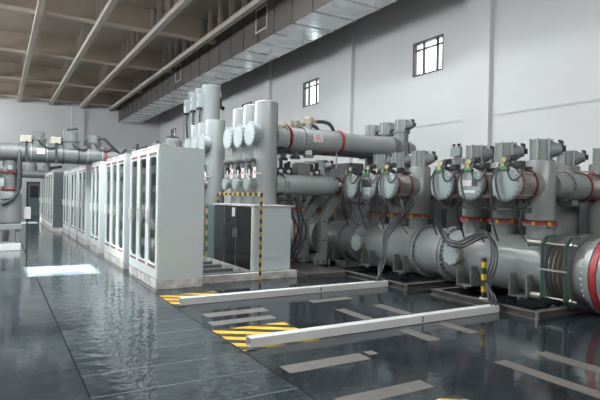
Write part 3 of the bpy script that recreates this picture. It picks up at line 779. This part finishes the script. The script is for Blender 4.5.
# ducts going on toward the wall behind the front poles, and the second row of tubes
def rear_duct(label, y):
    t = thing('rear_gas_duct', label, 'gas duct', (TX+.23, y, 1.89), 'ducts behind the front poles')
    MB().lathe((0,0,0), (1,0,0), [(.0,.21),(.33,.21),(.34,.235),(.80,.235)], 40).build('duct_body', GREY, t)
    flange(t, 'flange', (.36,0,0), (1,0,0), .265, .05, GREY, 16)
    for x in (.82, 1.19): flange(t, 'bellows_flange', (x,0,0), (1,0,0), .255, .03, MAROON, 14)
    MB().lathe((.84,0,0), (1,0,0), [(.33*k/30, .20+.02*math.cos(k/30*2*PI*6)) for k in range(31)], 40).build('bellows', BRONZE, t)
    MB().box(.44,.62,-.12,.12,-.32,-.225).build('mounting_foot', GREY_D, t, bevel=.005)
    MB().tube([(.1,-.05,.23),(.45,-.05,.26),(.8,-.05,.27),(1.15,-.05,.27)], .014).build('conduit', BRASS, t)
    return t
for y, lb in ((5.31, 'grey duct with bellows running on behind the closest round-lidded pole'), (6.0, 'grey duct running on behind the pole with a notice'),
              (8.11, 'grey duct running on behind the pole with fully visible bellows'), (8.73, 'grey duct running on behind the pole with a lid plate')):
    rear_duct(lb, y)
def rear_tube(label, loc, ztop, zt, r, neck, stub):
    t = thing('rear_gas_tube', label, 'gas tube', loc, 'second row of upright tubes near the wall')
    MB().lathe((0,0,0), (0,0,1), [(0,r+.06),(.04,r+.06),(.041,r),(ztop-.02,r),(ztop,r-.02)], 40).build('tube_body', GREY, t)
    MB().cyl((-r*.8,0,zt), (stub,0,zt), .205, n=36).build('side_stub', GREY, t)
    tops(t, ztop, neck, .28)
    return t
for y, lb in ((5.31, 'rear upright tube at the picture edge, behind the closest pole'), (6.0, 'rear upright tube whose top shows just beside the closest pole'),
              (8.11, 'rear upright tube behind the nearest of the rear three poles'), (8.73, 'rear upright tube behind the middle of the rear three poles')):
    rear_tube(lb, (9.37, y, 0), 2.32, 1.89, .23, .155, -.325)
for i, y in enumerate(YC):
    t = rear_tube(('upright grey tube at the end of the thick upper duct, nearest camera', 'upright grey tube at the end of the middle upper duct', 'upright grey tube at the end of the farthest upper duct')[i],
        (8.74, y, 0), 3.32, 2.92, .17, .15, -.295)
    MB().lathe((.12,0,2.92), (1,0,0), [(0,.17),(.12,.16),(.22,.10),(.28,.10)], 28).build('outlet_cone', GREY, t)
    flange(t, 'top_flange', (0,0,3.30), (0,0,1), .21, .04, GREY, 12)
    MB().lathe((0,0,2.32), (0,0,1), [(0,.171),(.03,.2),(.06,.2),(.09,.171)], 36).build('collar', GREY_D, t)
    MB().cyl((.1,-.1,2.45), (.26,-.2,2.45), .08, .06, n=20).build('nozzle', DARK, t)
# the same switchgear goes on behind: further tank, poles; dark cubicles added to darken the gaps
tank_section('farther run of the big horizontal tank in the dark beyond the cranked legs', 11.5, 15.6, (True, False), risers=(11.9, 12.5, 13.1), saddles=(12.2, 14.6), foot=.0)
for y, lb in ((11.9, 'pole in the dark beyond the lower ducts, nearest of those three'), (12.5, 'pole in the dark beyond the lower ducts, middle of those three'), (13.1, 'pole in the dark beyond the lower ducts, farthest of those three')):
    dup(P0, (TX, y, ZF), lb)
CUB = mat('added_cubicle_dark', (.05,.055,.058), .5, noise=.2)  # dark colour puts shade into the gaps before the wall
cn = ('nearest', 'second', 'third', 'fourth', 'fifth', 'sixth', 'seventh', 'eighth', 'ninth')
def cubicle(label, y, h, group):
    t = thing('added_cubicle', label, 'cabinet', (10.15, y, 0), group)
    MB().box(0,.6,0,1.19,0,h).build('body', CUB, t, bevel=.008)
    dr = MB().box(-.02,0,.03,1.16,.1,h-.08).build('door', CUB, t, bevel=.006)
    MB().box(-.045,-.02,.08,.11,.95,1.15).build('handle', STEEL, dr)
for i in range(9): cubicle('%s added dark cubicle darkening the gap along the wall behind the poles' % cn[i], 3.2+1.22*i, 1.98, 'added dark cubicles along the wall')
for i in range(8): cubicle('%s tall dark cubicle added along the wall to darken gaps beyond the ducts' % cn[i], 14.2+1.22*i, 2.80, 'added tall dark cubicles beyond the ducts')
# thin rails with braces under the lids
for lb, ya, yb in (('thin grey conduit rail under the round lids of the front three poles', 5.05, 6.95), ('thin grey conduit rail under the round lids of the rear three poles', 7.85, 9.7)):
    t = thing('conduit_rail', lb, 'conduit', (6.93, ya, 0), 'conduit rails under the lids')
    L = yb-ya
    MB().cyl((0,0,1.50), (0,L,1.50), .014, n=10).build('rail', RAILM, t)
    for q in (.06, .52, .94):
        MB().tube([(0,L*q,1.50),(.05,L*q+.05,1.2),(.25,L*q+.02,.93)], .011, n=6).build('brace', RAILM, t)
    MB().box(-.03,.03,-.05,.02,1.46,1.54).build('junction', DARK, t)

# ------------------------------------------------------------------ cable bundles
def cable(pts, label, group, m=HOSE, r=.0135):
    return tag(MB().tube(pts, r, n=8).build('control_cable', m), label, 'cable', group)
B2 = [(6.92,6.88,1.58),(6.90,6.86,1.23),(6.90,6.68,.94),(6.90,6.38,.86),(6.90,6.12,.96),(6.90,5.91,1.06),(6.88,5.72,1.08),(6.84,5.58,.93),(6.80,5.54,.66),(6.70,5.56,.35)]
END2 = [(6.24,5.10),(6.27,5.14),(6.30,5.09),(6.33,5.14),(6.345,5.09)]
lab5 = ('outermost', 'second', 'middle', 'fourth', 'innermost')
for i in range(5):
    k = i-2
    pts = [(x-.036*(i%2), y+.028*k*(1 if j > 5 or j < 2 else .4), z+.028*k*(1 if 1 < j < 8 else .3)) for j, (x,y,z) in enumerate(B2)]
    e = END2[i]; pts.append((e[0]+.06, e[1]+.12, .24)); pts.append((e[0], e[1], .109))
    cable(pts, lab5[i]+' grey cable of the bundle looping across the front tank section into the nearer channel', 'cables into the nearer channel')
B1 = [(6.88,7.50,1.62),(6.85,7.72,1.34),(6.83,8.02,1.09),(6.78,8.16,.87),(6.62,8.0,.55),(6.30,7.72,.30)]
for i in range(5):
    k = i-2
    pts = [(x-.036*(i%2), y+.026*k+(.3*(i%2) if j == 0 else 0), z+.02*k*(j < 4)) for j, (x,y,z) in enumerate(B1)]
    pts.append((6.02+.045*i, 7.53+.02*(i%2), .109))
    cable(pts, lab5[i]+' grey cable of the bundle dropping before the middle tank section into the farther channel', 'cables into the farther channel')
lp = [(6.86,9.76,1.67),(6.84,9.51,1.25),(6.84,9.06,1.03),(6.84,8.61,1.07),(6.85,8.30,1.34)]
for i in range(4):
    pts = [(x, y-.05*i*(j in (0,1)) , z+.035*i*(0 < j < 4)) for j, (x,y,z) in enumerate(lp)]
    cable(pts, ('lowest', 'second lowest', 'second highest', 'highest')[i]+' hose of the loop hanging before the middle tank section', 'looped hoses at the rear poles')
for i, (ya, yb) in enumerate(((9.37,9.0),(8.73,8.4),(8.11,7.9),(6.64,6.3),(6.0,5.65),(5.31,5.0))):
    pts = [(6.84,ya-.05,1.74),(6.82,ya-.12,1.56),(6.84,(ya+yb)/2,1.48+.03*(i%3)),(6.86,yb,1.58),(6.93,yb+.02,1.62)]
    cable(pts, ('thin black lead sagging under the lid farthest from the camera', 'thin black lead sagging under the lid carrying a plate', 'thin black lead sagging under the lid with fully visible bellows',
        'thin black lead sagging under the lid left of the notice', 'thin black lead sagging under the lid with the notice', 'thin black lead sagging under the lid closest to the camera')[i], 'leads under the round lids', BLACK, .013)

# striped marker post
mp = thing('marker_post', 'yellow and black striped marker post standing by the cable bundle and front tank section', 'marker post', (6.645, 5.60, .0))
MB().box(-.028,.028,-.028,.028,.102,.68).build('post', stripes('marker_stripes', (.62,.38,.03), (.022,.04,.024), .19, 'Z'), mp, bevel=.004)
MB().box(-.032,.032,-.032,.032,.68,.73).build('cap', DARK, mp, bevel=.006)
MB().box(-.05,.05,-.05,.05,.0,.102).build('foot', WHITE, mp, bevel=.006)
# small box on the wall
wb = thing('wall_box', 'small grey box with two black knobs on the pale wall above the poles', 'box', (10.93, 10.22, 2.95))
MB().box(-.07,.07,-.17,.17,-.12,.12).build('body', LIDM, wb, bevel=.01)
for s in (-.09, .09): MB().cyl((-.02,s,.12),(-.02,s,.17),.02,n=10).lathe((-.02,s,.17),(0,0,1),[(0,.04),(.04,.045),(.05,.03)],14).build('knob', BLACK, wb)

# ------------------------------------------------------------------ equipment beyond the cabinets: aisle-crossing duct
yb = 16.7
lt = thing('aisle_tank', 'upright grey tank on a steel stand at the far left of the aisle', 'tank', (.28, yb, 0))
MB().box(-.29,.29,-.3,.3,.0,.20).build('foot_block', CHAN, lt, bevel=.01)
st = MB()
for sx in (-1,1):
    for sy in (-1,1): st.box(sx*.22-.06,sx*.22+.06,sy*.22-.06,sy*.22+.06,.20,.58)
st.build('stand_legs', GREY_D, lt, bevel=.006)
MB().box(-.31,.31,-.32,.32,.58,.74).build('stand_top', GREY, lt, bevel=.01)
MB().lathe((0,0,0), (0,0,1), [(.741,.29),(.78,.315),(1.52,.315),(1.60,.28),(1.66,.19),(2.28,.19),(2.30,.175),(2.50,.175)], 48).build('tank_body', GREY_D, lt)  # darker grey tones down the far lamps' light on the tank
for z in (1.70, 2.18):
    flange(lt, 'red_flange', (0,0,z), (0,0,1), .245, .035, RED, 14)
MB().box(-.24,-.14,-.28,-.19,1.78,2.0).box(-.05,.05,-.30,-.19,2.24,2.36).build('clamp', LIDM, lt, bevel=.006)
MB().tube([(.22,-.12,2.95),(.22,-.28,2.6),(.22,-.34,2.0),(.18,-.36,1.6),(.0,-.36,1.38),(-.2,-.34,1.28)], .05, n=10).build('hose', HOSE, lt)
MB().tube([(.25,-.10,2.95),(.27,-.24,2.5),(.27,-.30,1.9),(.22,-.34,1.65),(.05,-.37,1.46),(-.2,-.36,1.42)], .03, n=8).build('hose', BLACK, lt)
od = thing('aisle_duct', 'grey horizontal duct crossing the aisle overhead with stub towers on top', 'gas duct', (.28, yb, 2.74))
MB().cyl((-2.2,0,0), (3.30,0,0), .258, n=48).build('duct_body', GREY_D, od)  # darker grey here too, to shade the strongly lit duct
for i, (x, h, r) in enumerate(((.72,.62,.185),(1.56,.70,.235),(2.22,.62,.19))):
    MB().lathe((x,0,.16), (0,0,1), [(0,r),(.22,r),(.222,r+.03),(.27,r+.03),(.272,r-.03),(h-.16,r-.03)], 32).build('stub_tower', GREY_D, od)
    MB().ring((x,0,0),(1,0,0),.256,.28,-.22,-.19,40).ring((x,0,0),(1,0,0),.256,.28,.19,.22,40).build('band', DARK if i == 1 else LIDM, od)
    MB().tube([(x-.05,-.17,.42),(x+.12,-.26,.22),(x+.34,-.26,.16),(x+.52,-.2,.3)], .022).build('hose', BLACK, od)
    MB().box(x-.3,x-.18,-.06,.06,.30,.48).cyl((x-.2,0,.36),(x-.1,0,.36),.05,n=12).build('actuator', DARK, od)
MB().cyl((1.45,-.05,.74),(1.75,-.05,.79),.03,n=8).cyl((1.5,0,.62),(1.5,0,.74),.03,n=8).build('handle', BLACK, od)
flange(od, 'red_flange', (2.52,0,0), (1,0,0), .275, .05, RED, 16)
flange(od, 'end_flange', (3.30,0,0), (1,0,0), .285, .05, GREY_D, 16)
MB().box(.66,.86,-.268,-.250,-.02,.13).build('label_plate', WHITE, od)
MB().tube([(2.30,-.15,.50),(2.48,-.2,.52),(2.7,-.22,.3),(2.95,-.2,.1),(3.1,-.2,.25)], .04).build('hose', BLACK, od)
for i, x in enumerate((.40, 1.16)):
    b = thing('junction_box', ('cream junction box on a dark strut above the aisle-crossing duct, nearer the upright tank', 'cream junction box above the aisle-crossing duct, between two stub towers')[i], 'box', (.28+x, yb, 2.74), 'cream boxes on the aisle duct')
    MB().box(-.15,.13,-.12,.12,.30,.50).build('case', CREAM, b, bevel=.015)
    MB().box(-.03,.03,-.30,-.262,-.28,.32).box(-.03,.03,-.30,-.10,.27,.30).build('strut', DARK, b)
# its riser at the other end, behind the cabinets
t = thing('aisle_riser', 'grey riser standing behind the cabinets, holding up the aisle-crossing duct', 'riser', (3.86, yb, 0))
MB().lathe((0,0,0), (0,0,1), [(0,.3),(.04,.3),(.041,.25),(3.02,.25),(3.04,.23)], 40).build('tube_body', GREY, t)
MB().box(-.2,.1,-.3,-.24,2.9,3.06).cyl((-.1,0,3.04),(-.1,0,3.2),.06,n=14).cyl((.12,0,3.04),(.12,0,3.12),.09,n=14).build('fittings', DARK, t)
# a second, farther crossing duct, lower in the view
y2 = 28.
od2 = thing('aisle_duct', 'smaller grey duct crossing the aisle farther back, under the first', 'gas duct', (.2, y2, 2.49))
MB().cyl((-1.5,0,0), (2.1,0,0), .2, n=36).build('duct_body', GREY, od2)
for x in (1.25, 1.85): MB().lathe((x,0,.14), (0,0,1), [(0,.17),(.2,.17),(.202,.2),(.24,.2),(.242,.14),(.46,.14)], 28).build('stub_tower', GREY, od2)
MB().box(.62,.95,-.12,.12,.22,.42).build('box', CREAM, od2, bevel=.015)
MB().cyl((2.0,-.1,.30),(2.5,-.1,.40),.07,n=10).build('actuator', BLACK, od2)
t = thing('aisle_tank', 'farther upright tank holding the smaller crossing duct, beyond the first stand', 'tank', (.15, y2, 0))
MB().lathe((0,0,0), (0,0,1), [(0,.34),(.5,.34),(.501,.3),(1.6,.3),(1.68,.18),(2.30,.18)], 36).build('tank_body', GREY, t)
MB().lathe((0,0,1.72), (0,0,1), [(0,.23),(.04,.23)], 30).build('red_flange', RED, t)
mbx = thing('meter_box', 'small white box on a dark post beside the stand of the upright tank', 'box', (.74, 16.95, 0))
MB().box(-.02,.02,-.02,.02,0,.85).build('post', DARK, mbx)
MB().box(-.09,.09,-.08,.08,.85,1.2).build('case', CHAN, mbx, bevel=.012)
# low lidded tank showing over the nearest cabinet
t = thing('short_tank', 'grey flat-topped tank top peeping over the nearest glass cabinet', 'tank', (4.95, 16.9, 0))
MB().lathe((0,0,0), (0,0,1), [(0,.36),(.04,.36),(.041,.31),(3.38,.31),(3.46,.24)], 40).build('tank_body', GREY, t)
MB().cyl((0,0,3.46),(0,0,3.56),.07,n=14).box(-.2,.2,-.04,.04,3.5,3.53).build('valve', DARK, t)
for i, (x, y, h) in enumerate(((4.9,18.6,3.45),(4.9,20.2,3.4),(4.9,22.4,3.5),(4.9,24.6,3.45))):
    t = thing('background_tube', 'grey tube end over the cabinets, %s of four toward the far wall' % ('nearest','second','third','farthest')[i], 'gas tube', (x, y, 0), 'tube ends over the cabinets')
    MB().lathe((0,0,0), (0,0,1), [(0,.3),(.04,.3),(.041,.22),(h-.3,.22),(h-.299,.26),(h-.25,.26),(h-.249,.16),(h,.16)], 28).build('tube_body', GREY, t)
    MB().cyl((0,-.1,h-.15),(.2,-.3,h-.1),.05,n=10).cyl((0,0,h),(0,0,h+.08),.05,n=10).build('handle', DARK, t)

# ------------------------------------------------------------------ light
def area(name, loc, rot, sx, sy, e, col=(1,1,1)):
    l = bpy.data.lights.new(name, 'AREA'); l.shape = 'RECTANGLE'; l.size = sx; l.size_y = sy; l.energy = e; l.color = col
    o = bpy.data.objects.new(name, l); COL.objects.link(o); o.location = loc; o.rotation_euler = rot
    return o
sun = bpy.data.lights.new('sun', 'SUN'); sun.energy = 260; sun.angle = math.radians(.53); sun.color = (1,.96,.9)
so = bpy.data.objects.new('sun', sun); COL.objects.link(so)
so.rotation_euler = Vector((7.16, 0, -5.9)).to_track_quat('-Z','Y').to_euler()
# lamps added on the unseen panels and rooflights, standing in for daylight
day = (.92,.97,1.0)
for (y0, y1) in ADDED_PANELS:
    area('added_panel_lamp', (XL+.07, (y0+y1)/2, 7.0), (PI/2, 0, -PI/2), y1-y0-.2, 2.0, (20 if y0 < 0 else 50 if y0 < 5 else 70 if y0 < 15 else 125)*(y1-y0), day)

area('added_near_lamp', (2.5, YN+.07, 6.65), (PI/2, 0, PI), 13.6, 2.6, 1250, day)  # added lamp on the unseen near-wall band
for (x, y0, y1) in ADDED_ROOF:
    area('added_roof_lamp', (x, (y0+y1)/2, ZC-.035), (0, 0, 0), 1.2, y1-y0-.2, 112*(y1-y0), day)  # added lamp under each unseen rooflight
w = bpy.data.worlds.new('sky'); SC.world = w; w.use_nodes = True
bg = w.node_tree.nodes['Background']; bg.inputs['Color'].default_value = (.93,.96,1,1); bg.inputs['Strength'].default_value = 5

# ------------------------------------------------------------------ camera
cam = bpy.data.cameras.new('camera'); co = bpy.data.objects.new('camera', cam); COL.objects.link(co)
yaw, pit, rol, f = .527444896, -.00726459, .01811774, 518.856
cam.sensor_width = 36; cam.lens = f/600*36; cam.clip_end = 200
F = Vector((math.sin(yaw)*math.cos(pit), math.cos(yaw)*math.cos(pit), math.sin(pit)))
R = Vector((math.cos(yaw), -math.sin(yaw), 0)); U = R.cross(F)
R2 = R*math.cos(rol)+U*math.sin(rol); U2 = -R*math.sin(rol)+U*math.cos(rol)
M = Matrix((( R2.x, U2.x, -F.x, 0), (R2.y, U2.y, -F.y, 0), (R2.z, U2.z, -F.z, 1.65), (0,0,0,1)))
co.matrix_world = M
SC.camera = co
SC.view_settings.view_transform = 'Standard'; SC.view_settings.look = 'None'
SC.view_settings.gamma = 1; SC.view_settings.use_curve_mapping = False
SC.view_settings.exposure = -.12
SC.cycles.use_denoising = True
SC.cycles.max_bounces = 8; SC.cycles.sample_clamp_indirect = 6
